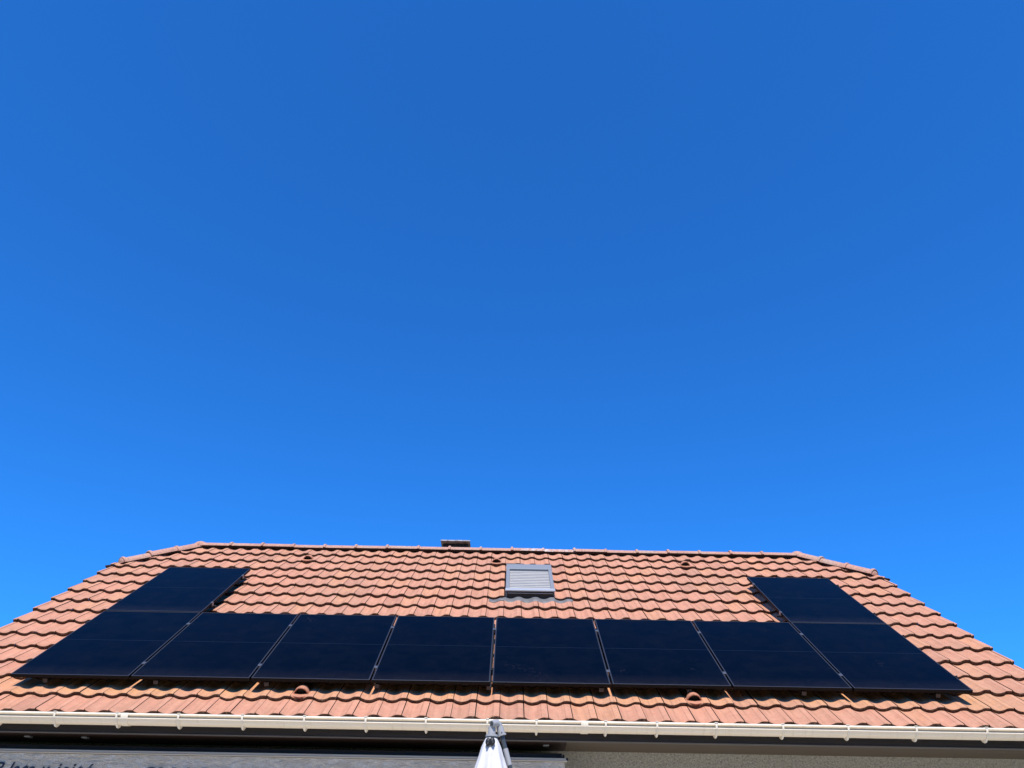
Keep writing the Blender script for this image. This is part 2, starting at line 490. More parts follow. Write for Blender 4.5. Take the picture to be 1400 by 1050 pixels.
def tile_field(T, u0, u1, k0, k1, v_first, j0, fine=True, seed=1, skirts=True, flip=False, skip=()):
    rnd = random.Random(seed)
    b = MB()
    XS = XS_F if fine else XS_B
    m0 = math.floor((u0 - j0) / TW)
    m1 = math.ceil((u1 - j0) / TW)
    def F(ids): b.face(list(reversed(ids)) if flip else ids)
    for k in range(k0, k1):
        rowj = rnd.uniform(-0.004, 0.004)
        for mcol in range(m0, m1):
            ua, ub = j0 + mcol * TW, j0 + (mcol + 1) * TW
            if ub <= u0 + 0.01 or ua >= u1 - 0.005: continue
            if (k, mcol) in skip: continue
            dv = rowj + rnd.gauss(0, 0.0045) - (rnd.uniform(0.006, 0.016) if rnd.random() < 0.05 else 0); dw = rnd.uniform(-0.003, 0.003); tilt = rnd.uniform(-0.004, 0.004)
            if k == -1: dv = dv * 0.5 + 0.030
            du = rnd.uniform(-0.0012, 0.0012); skew = rnd.uniform(-0.006, 0.006)
            b.av = min(1, max(0, rnd.gauss(0.5, 0.24)))
            b.av = 0.80 + 0.2 * b.av if (fine and k == 0) else min(b.av, 0.84)
            vb = v_first + (k + 1) * PITCH + dv
            xs = [(x * TW + ua + du, prof(x)) for x in XS]
            edge_groove = True
            if ua < u0:                        # verge piece on the left: crest only
                xs = [(u0, AMP - 0.004), (u0 + 0.012, AMP)] + [q for q in xs if q[0] > u0 + 0.02]
            if ub > u1:
                xs = [q for q in xs if q[0] < u1 - 0.015] + [(u1 - 0.012, max(AMP * 0.9, prof((u1 - ua) / TW))), (u1, AMP - 0.004)]
                edge_groove = False
            if mcol == m1 - 2 and ub > u1 - 0.06 and ub < u1:   # plateau widened to the verge
                pass
            rows = []
            DDS = (0.0, 0.006, 0.03, PITCH * 0.5, PITCH + 0.05)
            for (dd, dz) in ((0.0, -0.006), (0.006, -0.0005), (0.03, 0.0), (PITCH * 0.5, 0.0), (PITCH + 0.05, 0.0)):
                rows.append([T(u + skew * dd, vb + dd, WB + h + dw + tilt * (u - ua) / TW + dz - THK * dd / PITCH) for (u, h) in xs])
            ids = [[b.vert(p) for p in r] for r in rows]
            while len(b.pa) < ids[0][0]: b.pa.append(0.0); b.pb.append(0.0)
            for dd in DDS:
                for (u, h) in xs: b.pa.append(1 - dd / (PITCH + 0.05)); b.pb.append((u - ua) / TW)
            b.mi, b.sm = 0, True
            for a, c in zip(ids[:-1], ids[1:]):
                for q in range(len(xs) - 1): F((a[q], a[q + 1], c[q + 1], c[q]))
            # butt: mossy and uneven
            b.mi, b.sm = 1, False
            low = []
            mid = []
            for (u, h) in xs:
                nz = noise.noise(Vector((u * 30, vb * 9, seed)))
                mid.append(b.vert(T(u, vb - 0.004 + 0.008 * nz, WB + h + dw - 0.017)))
                low.append(b.vert(T(u, vb + 0.004 + 0.004 * nz, WB + h + dw - THK - 0.010)))
            t0 = [b.vert(b.v[i]) for i in ids[0]]
            for q in range(len(xs) - 1):
                F((mid[q], mid[q + 1], t0[q + 1], t0[q])); F((low[q], low[q + 1], mid[q + 1], mid[q]))
            # joint groove on the right, and the tile's left flank
            b.mi = 2
            if edge_groove:
                g0 = [b.vert(r[-1]) for r in rows]
                g1 = [b.vert(T(ub - 0.006, vb + dd, WB + AMP - 0.009 - THK * dd / PITCH)) for dd in (0, 0.006, 0.03, PITCH * 0.5, PITCH + 0.05)]
                g2 = [b.vert(T(ub + 0.004, vb + dd, WB + AMP - 0.012 - THK * dd / PITCH)) for dd in (0, 0.006, 0.03, PITCH * 0.5, PITCH + 0.05)]
                e0, e1 = b.vert(T(ub - 0.010, vb + 0.001, WB + AMP + dw - 0.010)), b.vert(T(ub + 0.004, vb + 0.001, WB + AMP + dw - 0.011))
                e2, e3 = b.vert(T(ub + 0.004, vb + 0.005, WB + AMP - THK - 0.012)), b.vert(T(ub - 0.010, vb + 0.005, WB + AMP - THK - 0.012))
                F((e3, e2, e1, e0))
                for q in range(4):
                    F((g0[q], g1[q], g1[q + 1], g0[q + 1])); F((g1[q], g2[q], g2[q + 1], g1[q + 1]))
            l0 = [b.vert(r[0]) for r in rows]
            l1 = [b.vert(T(xs[0][0], vb + dd, WB + AMP - 0.014 - THK * dd / PITCH)) for dd in (0, 0.006, 0.03, PITCH * 0.5, PITCH + 0.05)]
            for q in range(4): F((l1[q], l0[q], l0[q + 1], l1[q + 1]))
            if skirts:
                b.mi = 0
                for uu, first in ((u0, ua < u0), (u1, ub > u1)):
                    if first:
                        zt = [T(uu, vb + dd, WB + AMP - 0.004 + dw - THK * dd / PITCH) for dd in (0.0, PITCH + 0.01)]
                        zb = [T(uu, vb + dd, WB + AMP - 0.10 - THK * dd / PITCH) for dd in (0.0, PITCH + 0.01)]
                        b.poly([zt[0], zt[1], zb[1], zb[0]])
                        si = 0.018 if uu < 0 else -0.018
                        b.mi = 1
                        b.poly([T(uu, vb, WB + AMP - 0.01), T(uu, vb, WB + AMP - 0.10), T(uu + si, vb, WB + AMP - 0.10), T(uu + si, vb, WB + AMP - 0.01)])
                        b.mi = 0
    while len(b.pa) < len(b.v): b.pa.append(0.0); b.pb.append(0.0)
    return b


# clip planes: hips (vertical planes through the hip lines), ridge
def hip_clip(x_end, x_verge, sgn):
    a = RF(x_end, VR, -0.14); c = RF(x_verge, HIPV, -0.14)
    d = (c - a); d.z = 0; d.normalize()
    n = Vector((-d.y, d.x, 0))
    if n.x * sgn < 0: n = -n
    return (a, n)


CL_L, CL_R = hip_clip(HIPX_L, U0, -1), hip_clip(HIPX_R, U1, 1)
CL_RIDGE = (Vector((0, YR, 0)), Vector((0, 1, 0)))
roof = tile_field(RF, U0, U1, -1, 15, V_EAVE, J0, True, 3, skip=[(k, m) for k in (8, 9, 10) for m in range(0, 3)])   # opening for the skylight
# the row index starts at the eave: k=-1 -> V_EAVE
roof_o = roof.build('roof', [M_TILE, M_BUTT, M_JOINT], house, HOUSE_ORG, (CL_L, CL_R, CL_RIDGE), 'tile_rand')
tag(roof_o, 'sunlit roof slope of orange wavy tiles with dark mossy lower edges')


def mirror(p): return Vector((p.x, 2 * YR - p.y, p.z))


def mclip(c): return (mirror(c[0]), Vector((c[1].x, -c[1].y, c[1].z)))


back = tile_field(lambda u, v, w: mirror(RF(u, v, w)), U0, U1, -1, 15, V_EAVE, J0, False, 5, True, True)
back.build('roof', [M_TILE, M_BUTT, M_JOINT], house, HOUSE_ORG, (mclip(CL_L), mclip(CL_R), (Vector((0, YR, 0)), Vector((0, -1, 0)))), 'tile_rand')

# half-hip slopes at both gables
for sgn, xe, xv, cl in ((-1, HIPX_L, U0, CL_L), (1, HIPX_R, U1, CL_R)):
    E = RF(xe, VR, -0.14); Fp = RF(xv, HIPV, -0.14)
    run, rise = abs(xv - xe), E.z - Fp.z
    ln = math.hypot(run, rise); dx, dz = -sgn * run / ln, rise / ln     # up-slope direction
    half = YR - Fp.y
    def TH(u, v, w, E=E, Fp=Fp, dx=dx, dz=dz, sgn=sgn, xv=xv):
        return Vector((xv + dx * v + sgn * dz * (w + 0.125), YR + (u * (1 if sgn > 0 else -1)), Fp.z + dz * v + abs(dx) * (w + 0.125)))
    hb = tile_field(TH, -half - 0.3, half + 0.3, -1, 3, -0.10, 0.05, False, 11 if sgn < 0 else 12, False)
    c1 = (cl[0], -cl[1]); c2m = mclip(cl); c2 = (c2m[0], -c2m[1])
    hb.build('roof', [M_TILE, M_BUTT, M_JOINT], house, HOUSE_ORG, (c1, c2), 'tile_rand')

# ridge and hip capping ---------------------------------------------------
cap = MB(); cap.sm = True


def cap_run(p0, p1, joints, a=0.108, h=0.074, start_end=(False, False)):
    """half-round capping from p0 to p1; joints are the distances of the collars"""
    p0, p1 = Vector(p0), Vector(p1)
    d = (p1 - p0); L = d.length; d.normalize()
    side = d.cross(Vector((0, 0, 1))).normalized(); up = side.cross(d)
    def ring(s, k, drop=0.0):
        return [p0 + d * s + side * (math.cos(t) * a * k) + up * (math.sin(t) * h * k - drop) for t in [math.pi * q / 12 for q in range(13)]]
    edges = [0.0] + sorted(j for j in joints if 0.02 < j < L - 0.02) + [L]
    rr = random.Random(int(L * 1000))
    for i in range(len(edges) - 1):
        s0, s1 = edges[i], edges[i + 1]
        j = rr.uniform(-0.007, 0.007)
        cap.mi = 0
        cap.sweep([ring(s0, 1.0, j), ring((s0 + s1) / 2, 0.985, j), ring(s1 + 0.01, 0.965, j)], False, False)
        # closed collar where this piece laps the previous one
        cap.sweep([ring(s0 - 0.028, 1.0, j), ring(s0 - 0.026, 1.17, j), ring(s0 - 0.012, 1.24, j), ring(s0 + 0.008, 1.22, j), ring(s0 + 0.016, 1.0, j)], False, False)
        cap.mi = 1
        r0 = ring(s0 + 0.002, 0.93, j); r1 = ring(s1, 0.91, j)
        cap.poly([r0[0], r1[0], r1[0] - up * 0.020 - side * 0.024, r0[0] - up * 0.020 - side * 0.024])
        cap.poly([r0[-1], r1[-1], r1[-1] - up * 0.020 + side * 0.024, r0[-1] - up * 0.020 + side * 0.024])
    cap.mi = 0


ZR = 6.452
RIDGE_J = [0.193 + 0.4975 * k for k in range(-20, 20)]
cap_run((HIPX_L, YR, ZR), (HIPX_R, YR, ZR), [x - HIPX_L for x in RIDGE_J if HIPX_L + 0.15 < x < HIPX_R - 0.15])
for xe, xv in ((HIPX_L, U0), (HIPX_R, U1)):
    for mf in (lambda p: p, mirror):
        a = Vector((xe, YR, ZR + 0.012)); c = RF(xv, HIPV, -0.14); c.z += -0.02 + 0.012
        c = mf(c)
        dirv = (c - a); L = dirv.length
        base = c - dirv.normalized() * 0.17
        cap_run(base, a, [0.40, 0.82], 0.108, 0.085)
        # rounded end piece at the foot of the hip
        d = (a - base).normalized(); side = d.cross(Vector((0, 0, 1))).normalized(); up = side.cross(d)
        rings = []
        for q in range(6):
            t = q / 5 * math.pi / 2
            rings.append([base - d * (0.06 * math.sin(t)) + side * (math.cos(x) * 0.115 * math.cos(t)) + up * (math.sin(x) * 0.092 * math.cos(t)) for x in [math.pi * z / 12 for z in range(13)]])
        cap.sweep(rings, False, False)
    # knob where ridge and hips meet
    cp = Vector((xe, YR, ZR))
    rings = []
    for q in range(7):
        t = q / 6 * math.pi / 2
        rings.append([cp + Vector((math.cos(x) * 0.122 * math.cos(t), math.sin(x) * 0.122 * math.cos(t), 0.105 * math.sin(t))) for x in [2 * math.pi * z / 20 for z in range(20)]])
    cap.sweep(rings, True, False)
cap_o = cap.build('ridge_capping', [M_RIDGE, M_MORTAR], house, HOUSE_ORG)
smooth(cap_o, 35)

# roof vents --------------------------------------------------------------
def roof_vent(uc, vb, name='roof_vent', small=False):
    b = MB(); b.sm = True
    n = 14
    rw, rh, ln = 0.074, 0.078, 0.20
    base = WB - 0.006
    def rg(v, k, lift=0.0, inner=0.0):
        return [RF(uc + math.cos(t) * (rw * k - inner), v, base + lift + math.sin(t) * (rh * k - inner)) for t in [math.pi * q / n for q in range(n + 1)]]
    v0 = vb + 0.055
    b.sweep([rg(v0, 0.97), rg(v0 + 0.008, 1.0), rg(v0 + 0.05, 0.97), rg(v0 + 0.10, 0.80), rg(v0 + 0.15, 0.52), rg(v0 + ln, 0.1)], False, False)
    b.sweep([rg(v0 + 0.008, 1.0), rg(v0, 0.97), rg(v0 + 0.001, 0.97, 0, 0.006), rg(v0 + 0.06, 0.9, 0, 0.008), rg(v0 + 0.13, 0.55, 0, 0.010)], False, False)
    # lip in front of the opening
    lip = []
    for v, dw in ((vb - 0.012, -0.004), (vb - 0.012, 0.004), (vb + 0.03, 0.002), (vb + 0.05, 0.0)):
        lip.append([RF(uc + x * rw * 1.15, v + 0.02 * abs(x), base + 0.016 + dw + 0.006 * x * x) for x in [-1 + q / 5 for q in range(11)]])
    b.sweep(lip, False, False)
    o = b.build(name, [M_VENT], roof_o, HOUSE_ORG)
    smooth(o, 50)
    i = MB()
    i.poly([RF(uc + math.cos(t) * (rw * 0.9), v0 + 0.055, base + math.sin(t) * rh * 0.9) for t in [math.pi * q / n for q in range(n + 1)]])
    for v in (v0 + 0.02,):
        i.poly([RF(uc - rw * 0.92, v0 + 0.002, base + 0.018), RF(uc + rw * 0.92, v0 + 0.002, base + 0.018), RF(uc + rw * 0.92, v0 + 0.056, base + 0.010), RF(uc - rw * 0.92, v0 + 0.056, base + 0.010)])
    # the dark inside of the duct is part of the vent: join
    off = len(o.data.vertices)
    return o, i


M_VENT = mat('vent_tile', (0.55, 0.26, 0.16), 0.85, spec=0.2)
_t = NT(M_VENT)
_t.l(_t.ramp(_t.noise(_t.coord('Object'), 20, 5, 0.7), [(0.3, (0.42, 0.19, 0.115)), (0.6, (0.57, 0.26, 0.15))]), _t.b.inputs['Base Color'])
_t.bump(_t.noise(_t.coord('Object'), 150, 4), 0.3, 0.004)
TROUGH = J0 + 0.36 * TW
for mcol, k in ((-14, 12), (-1, 12), (12, 12), (-9, 0), (8, 0)):
    uc = TROUGH + mcol * TW
    vo, ins = roof_vent(uc, V_EAVE + PITCH * (k + 1))
    # merge the dark duct into the same mesh with its own material
    me = vo.data
    bm = bmesh.new(); bm.from_mesh(me)
    me.materials.append(M_BLACK)
    for f in ins.f:
        vs = [bm.verts.new(ins.v[q] - HOUSE_ORG) for q in f]
        nf = bm.faces.new(vs); nf.material_index = 1
    bm.to_mesh(me); bm.free()

# walls, soffit, fascia ---------------------------------------------------
YW, YWB = 0.30, 2 * YR - 0.30
XW0, XW1 = -5.38, 5.34
zs = 2.936
def under(y): return (RF(0, 0, -0.24).z) + (y - RF(0, 0, -0.24).y) * math.tan(PHI)
yh = RF(0, HIPV, -0.14).y - 0.05
sec = [(YW, 0), (YWB, 0), (YWB, zs + 0.02), (YWB, under(YW)), (2 * YR - yh, under(yh) - 0.03), (yh, under(yh) - 0.03), (YW, under(YW)), (YW, zs + 0.02)]
w = MB()
w.sweep([[(XW0, y, z) for y, z in sec], [(XW1, y, z) for y, z in sec]], True, True)
w.build('wall', M_WALL, house, HOUSE_ORG)
# timber bargeboards at the gables
for x0, x1 in ((U0 + 0.02, U0 + 0.05), (U1 - 0.05, U1 - 0.02)):
    for mf in (lambda p: p, mirror):
        bb = MB()
        q = [RF(0, V_EAVE + 0.05, -0.17), RF(0, HIPV - 0.05, -0.17), RF(0, HIPV - 0.05, -0.36), RF(0, V_EAVE + 0.05, -0.36)]
        bb.sweep([[mf(Vector((x0, p.y, p.z))) for p in q], [mf(Vector((x1, p.y, p.z))) for p in q]], True, True)
        bb.build('bargeboard', M_FASCIA, house, HOUSE_ORG)
for mf, nm in ((lambda p: p, 0), (mirror, 1)):
    for xa, xb, sm_ in ((U0 + 0.06, 0.70, M_SOFFIT_SHADE), (0.703, U1 - 0.06, M_SOFFIT)):
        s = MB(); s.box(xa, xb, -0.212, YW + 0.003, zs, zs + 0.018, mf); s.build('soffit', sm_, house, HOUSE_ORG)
    f = MB()
    f.box(U0 + 0.06, U1 - 0.06, -0.240, -0.214, zs + 0.003, zs + 0.145, mf, 0.004)
    fo = f.build('fascia', M_FASCIA, house, HOUSE_ORG)
    tr = MB(); tr.box(U0 + 0.06, U1 - 0.06, -0.248, -0.205, zs - 0.010, zs - 0.001, mf, 0.003)
    tr.build('trim', M_TRIM, fo, HOUSE_ORG)
# roof boarding under the tiles so no light leaks through
rb = MB()
for mf in (lambda p: p, mirror):
    q = [RF(0, V_EAVE + 0.06, -0.185), RF(0, VR - 0.05, -0.185), RF(0, VR - 0.08, -0.215), RF(0, V_EAVE + 0.06, -0.215)]
    rb.sweep([[mf(Vector((x, p.y, p.z))) for p in q] for x in (U0 + 0.052, U1 - 0.052)], True, True)
rb.build('roof_boarding', M_FASCIA, house, HOUSE_ORG, (CL_L, CL_R, mclip(CL_L), mclip(CL_R)))

# gutter --------------------------------------------------------------------
GY, GZ, GR = -0.352, 3.049, 0.072
def gutter_profile():
    P = []
    # front bead (rolled rim), from inside over the top to outside
    bc = (GY - GR + 0.002, GZ + 0.006); br = 0.0105
    for q in range(9):
        t = R(-20) + q / 8 * R(225); P.append((bc[0] + br * math.cos(t), bc[1] + br * math.sin(t)))
    P.append((GY - GR + 0.012, GZ - 0.006)); P.append((GY - GR + 0.012, GZ - 0.021))
    P.append((GY - GR - 0.002, GZ - 0.0235)); P.append((GY - GR - 0.0045, GZ - 0.028)); P.append((GY - GR - 0.001, GZ - 0.033))
    for q in range(15):
        t = R(180 + 27) + q / 14 * R(153); P.append((GY + GR * math.cos(t), GZ + GR * math.sin(t)))
    P.append((GY + GR, GZ + 0.02))
    inner = [(GY + GR - 0.003, GZ + 0.02)]
    for q in range(10):
        t = R(360) - q / 9 * R(128); inner.append((GY + (GR - 0.003) * math.cos(t), GZ + (GR - 0.003) * math.sin(t)))
    inner.append((GY - GR + 0.016, GZ - 0.030)); inner.append((GY - GR + 0.0155, GZ - 0.002))
    return P + inner
GP = gutter_profile()
g = MB(); g.sm = True
g.sweep([[(x, y, z) for y, z in GP] for x in (-5.78, -4.0, -2.0, 0, 2.0, 4.0, 5.74)], True, True)
NGP = len(GP)
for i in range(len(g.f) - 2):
    if i % NGP in (9,): g.m[i] = 1           # shade under the rolled rim, painted as a darker line
gut = g.build('gutter', [M_GUT, mat('gutter_rim_shade', (0.36, 0.33, 0.26), 0.7)], house, HOUSE_ORG); smooth(gut, 32)
# px in the photo -> x on the gutter
def gx(px): return 0.204 + (px - 700) / 153.6
def strap(x0, x1, grow, mat_, name, lug):
    b = MB(); b.sm = True
    arc = []
    for q in range(17):
        t = R(180 - 4) + q / 16 * R(186); arc.append((t, GR + grow))
    out = [(GY - GR - 0.002 - grow, GZ + 0.017)] + [(GY + r * math.cos(t) - (0.003 if q < 3 else 0), GZ + r * math.sin(t)) for q, (t, r) in enumerate(arc)]
    inn = [(GY + (r - grow + 0.001) * math.cos(t), GZ + (r - grow + 0.001) * math.sin(t)) for t, r in reversed(arc)] + [(GY - GR + 0.0, GZ + 0.017)]
    ring = out + inn
    b.sweep([[(x, y, z) for y, z in ring] for x in (x0, x1)], True, True)
    if lug:
        xm = (x0 + x1) / 2
        b.sweep([[(xm - 0.011 * k, GY - 0.03 * k + 0.01, GZ - GR + 0.012 - 0.043 * s), (xm + 0.011 * k, GY - 0.03 * k + 0.01, GZ - GR + 0.012 - 0.043 * s),
                  (xm + 0.011 * k, GY + 0.03 * k + 0.01, GZ - GR + 0.012 - 0.043 * s), (xm - 0.011 * k, GY + 0.03 * k + 0.01, GZ - GR + 0.012 - 0.043 * s)]
                 for k, s in ((1.2, 0), (1.05, 0.35), (0.72, 0.62), (0.4, 0.78))], True, True)
        # clip hooked over the rim
        b.box(xm - 0.014, xm + 0.014, GY - GR - 0.015, GY - GR + 0.018, GZ + 0.0165, GZ + 0.0215, None, 0.002)
        # arm back to the fascia
        b.box(xm - 0.010, xm + 0.010, GY + GR - 0.002, -0.2405, GZ - 0.03, GZ + 0.015)
    o = b.build(name, mat_, gut, HOUSE_ORG); smooth(o, 40); return o
BR = [2, 81, 165, 248.6, 335, 419, 502, 583.4, 666.6, 733, 826.6, 896, 976, 1066, 1154, 1246, 1341]
for px in BR:
    x = gx(px); strap(x - 0.0085, x + 0.0085, 0.006, M_GUTB, 'gutter_bracket', True)
for xx in (-5.1, 5.0 + 0.35):
    strap(xx - 0.0105, xx + 0.0105, 0.0065, M_GUTB, 'gutter_bracket', True)
for a, c in ((171, 180.5), (793, 803)):
    strap(gx(a), gx(c), 0.0052, M_GUT, 'gutter_joint', False)

# chimney behind the ridge -------------------------------------------------
ch = MB()
cx0, cx1, cy0, cy1 = -1.055, -0.605, 5.48, 6.05
ch.box(cx0, cx1, cy0, cy1, 5.2, 7.195)
cho = ch.build('chimney', M_BRICK, house, HOUSE_ORG)
sl = MB(); rr = random.Random(4)
for i in range(4):                                # cap of flat tiles bedded side by side
    xa = cx0 - 0.04 + i * (cx1 - cx0 + 0.08) / 4; xb = xa + (cx1 - cx0 + 0.08) / 4 - 0.0015
    dz = rr.uniform(-0.003, 0.003)
    sl.box(xa, xb, cy0 - 0.11, cy1 + 0.11, 7.196 + dz + 0.007, 7.226 + dz, None, 0.006)
sl.build('chimney_cap', M_SLAB, cho, HOUSE_ORG)

# skylight -----------------------------------------------------------------
su0, su1, sv0, sv1 = 0.105, 0.762, 2.83, 4.0
def RB(p): return RF(p.x, p.y, p.z)
sk = MB()
sk.box(su0 + 0.004, su0 + 0.052, sv0 + 0.07, sv1 - 0.02, -0.16, -0.038, RB, 0.004)
sk.box(su1 - 0.052, su1 - 0.004, sv0 + 0.07, sv1 - 0.02, -0.16, -0.038, RB, 0.004)
sk.box(su0, su1, sv1 - 0.235, sv1, -0.16, -0.030, RB, 0.010)           # shutter housing at the top
sk.box(su0 + 0.006, su1 - 0.006, sv0 + 0.02, sv0 + 0.07, -0.16, -0.075, RB, 0.004)
sk_o = sk.build('skylight', M_ALU, house, HOUSE_ORG)
tag(sk_o, 'roof window closed by a pale grey roller shutter')
sh = MB(); sh.sm = True
n_sl = 12
va, vb_ = sv0 + 0.085, sv1 - 0.236
for i in range(n_sl):
    a = va + (vb_ - va) * i / n_sl; c = va + (vb_ - va) * (i + 1) / n_sl
    rows = []
    for f_, h_ in ((0, -0.072), (0.08, -0.058), (0.3, -0.0525), (0.6, -0.0515), (0.86, -0.0555), (0.92, -0.062), (1.0, -0.072)):
        rows.append([RF(uu, a + (c - a) * f_, h_) for uu in (su0 + 0.053, su1 - 0.053)])
    sh.sweep(rows, False, False)
sho = sh.build('roller_shutter', M_SLAT, sk_o, HOUSE_ORG)
bt = MB()
bt.box(su0 - 0.004, su1 + 0.004, sv0, sv0 + 0.083, -0.056, -0.030, RB, 0.012)
bt.build('bottom_bar', M_ALU_L, sk_o, HOUSE_ORG)
gl = MB(); gl.box(su0 + 0.02, su1 - 0.02, sv0 + 0.008, sv0 + 0.018, -0.15, -0.06, RB)
gl.build('lower_sash', M_BLACK, sk_o, HOUSE_ORG)
gl = MB(); gl.box(su0 + 0.03, su1 - 0.03, sv0 - 0.004, sv0 + 0.004, -0.079, -0.073, RB)
gl.build('sash_strip', M_ALU, sk_o, HOUSE_ORG)
bx = MB(); bx.box(su0 + 0.0, su0 + 0.26, sv1 - 0.012, sv1 + 0.012, -0.12, -0.026, RB, 0.004)
bx.build('solar_strip', M_TUBE, sk_o, HOUSE_ORG)
# lead apron dressed over the tiles below
ap = MB(); ap.sm = True
us = [-0.11 + i * (1.10) / 60 for i in range(61)]
def tile_w(u, v):
    k = math.floor((v - V_EAVE) / PITCH); vbk = V_EAVE + k * PITCH
    x = ((u - J0) / TW) % 1.0
    return WB + prof(x) - THK * (v - vbk) / PITCH
rows = []
for f_ in (0, 0.06, 0.5, 0.85, 1.0):
    r = []
    for u in us:
        e = min(1, max(0, min(u + 0.11, 0.99 - u) / 0.06))
        vlo = 2.69 + 0.012 * (1 - e) + 0.006 * math.sin(u * 9)
        v = vlo + (sv0 + 0.02 - vlo) * f_ if su0 - 0.02 < u < su1 + 0.02 else vlo + (2.805 - vlo) * f_
        r.append(RF(u, v, tile_w(u, min(v, 2.80)) + (0.001 if f_ == 0 else 0.008) + (0.012 * f_ if su0 < u < su1 else 0)))
    rows.append(r)
ap.sweep(rows, False, False)
ap.build('apron_flashing', M_LEAD, sk_o, HOUSE_ORG)

# ------------------------------------------------------------------ solar panels
PW, PH, PT = 1.134, 1.722, 0.032
PITCH_U = 1.154


def make_panel():
    root = empty('solar_panel', (0, 0, 0), (PHI, 0, 0))
    f = MB(); fw = 0.013
    f.box(-PW / 2, PW / 2, 0, fw, -PT, 0, None, 0.0015)
    f.box(-PW / 2, PW / 2, PH - fw, PH, -PT, 0, None, 0.0015)
    f.box(-PW / 2, -PW / 2 + fw, fw, PH - fw, -PT, 0, None, 0.0015)
    f.box(PW / 2 - fw, PW / 2, fw, PH - fw, -PT, 0, None, 0.0015)
    fo = f.build('frame', [M_FRAME_SHADE, M_FRAME], root)
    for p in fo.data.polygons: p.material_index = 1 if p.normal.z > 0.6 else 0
    c = MB(); c.box(-PW / 2 + fw - 0.001, PW / 2 - fw + 0.001, fw - 0.001, PH - fw + 0.001, -0.009, -0.0022)
    go = c.build('glass', M_GLASS, root)
    s = MB(); s.box(-PW / 2 + fw, PW / 2 - fw, PH / 2 - 0.004, PH / 2 + 0.004, -0.0025, -0.0016)
    s.build('cell_gap', M_CELLGAP, go)
    return root


PANELS = [
    (-3.5, 0, 'black solar panel at the left end of the long bottom row'),
    (-2.5, 0, 'black solar panel second from the left end of the bottom row'),
    (-1.5, 0, 'black bottom row panel with the left lower roof vent just below it'),
    (-0.5, 0, 'black bottom row panel just left of the sunlit seam above the umbrella'),
    (0.5, 0, 'black bottom row panel under the skylight, just right of the sunlit seam'),
    (1.5, 0, 'black bottom row panel with the right lower roof vent just below it'),
    (2.5, 0, 'black solar panel second from the right end of the bottom row'),
    (3.5, 0, 'black solar panel at the right end of the long bottom row'),
    (-3.5, 1, 'raised black solar panel on its own above the left end of the bottom row'),
    (3.5, 1, 'raised black solar panel on its own above the right end of the bottom row'),
]


def copy_tree(o, parent=None):
    c = o.copy(); COL.objects.link(c)
    if parent: c.parent = parent
    for h in list(o.children): copy_tree(h, c)
    return c


proto = make_panel()
for i, (n, up, lab) in enumerate(PANELS):
    o = proto if i == 0 else copy_tree(proto)
    o.location = RF(n * PITCH_U, up * (PH + 0.02) + random.uniform(-0.002, 0.002), random.uniform(-0.0015, 0.0015))
    tag(o, lab, 'solar panel', 'solar panels mounted on the tiled roof')

# mounting rack -------------------------------------------------------------
rack = empty('mounting_rack', RF(0, 0, -0.06), (PHI, 0, 0))
tag(rack, 'dark metal mounting rack with small bright clamps between and under the solar panels', 'mounting rack')
RO = Vector((0, 0, -0.06))
def rbuild(b, name, m): return b.build(name, m, rack, RO)
RAILS = [-4.29, -3.225, -2.16, -1.10, -0.02, 1.06, 1.905, 3.005, 4.29]
for u in RAILS:
    b = MB(); top = 2 * PH if abs(u) > 3.3 else PH
    b.box(u - 0.020, u + 0.020, 0.035, top - 0.05, -0.088, -0.061, None, 0.003)
    ro = rbuild(b, 'rail', M_RAIL)
    e = MB(); e.box(u - 0.023, u + 0.023, 0.022, 0.034, -0.092, -0.052, None, 0.003)
    e.build('end_cap', M_CAP, ro, RO)
for v in (0.29, 1.35):
    b = MB(); b.box(-4.655, 4.655, v - 0.012, v + 0.012, -0.060, -0.036, None, 0.002)
    rbuild(b, 'cross_rail', M_RAIL)
for v in (2.06, 3.14):
    for s in (-1, 1):
        b = MB(); b.box(min(s * 3.42, s * 4.65), max(s * 3.42, s * 4.65), v - 0.012, v + 0.012, -0.060, -0.036, None, 0.002)
        rbuild(b, 'cross_rail', M_RAIL)
def clamp(u, v, end=0):
    b = MB()
    if end == 0:
        b.box(u - 0.0085, u + 0.0085, v - 0.02, v + 0.02, -0.036, 0.0015, None, 0.001)
        b.box(u - 0.016, u + 0.016, v - 0.02, v + 0.02, 0.0022, 0.0048, None, 0.001)
        b.tube([RO * 0 + Vector((u, v, 0.004)), Vector((u, v, 0.0115))], 0.0075, 10)
    else:
        b.box(min(u, u + end * 0.014), max(u, u + end * 0.014), v - 0.02, v + 0.02, -0.040, 0.002, None, 0.002)
        b.box(min(u - end * 0.010, u + end * 0.014), max(u - end * 0.010, u + end * 0.014), v - 0.02, v + 0.02, 0.0022, 0.005, None, 0.001)
        b.tube([Vector((u + end * 0.006, v, 0.004)), Vector((u + end * 0.006, v, 0.013))], 0.007, 10)
    return b
for i in range(-3, 4):
    for v in (0.29, 1.35):
        rbuild(clamp(i * PITCH_U, v), 'clamp', M_CLAMP if (i, v) != (0, 0.29) else M_RAIL)
EU = 4 * PITCH_U - 0.01
for s in (-1, 1):
    for v in (0.29, 1.35, 2.06, 3.14):
        rbuild(clamp(s * (EU + 0.001), v, s), 'clamp', M_RAIL)
    for v in (2.06, 3.14):
        rbuild(clamp(s * (3 * PITCH_U + 0.009), v, -s), 'clamp', M_CLAMP)

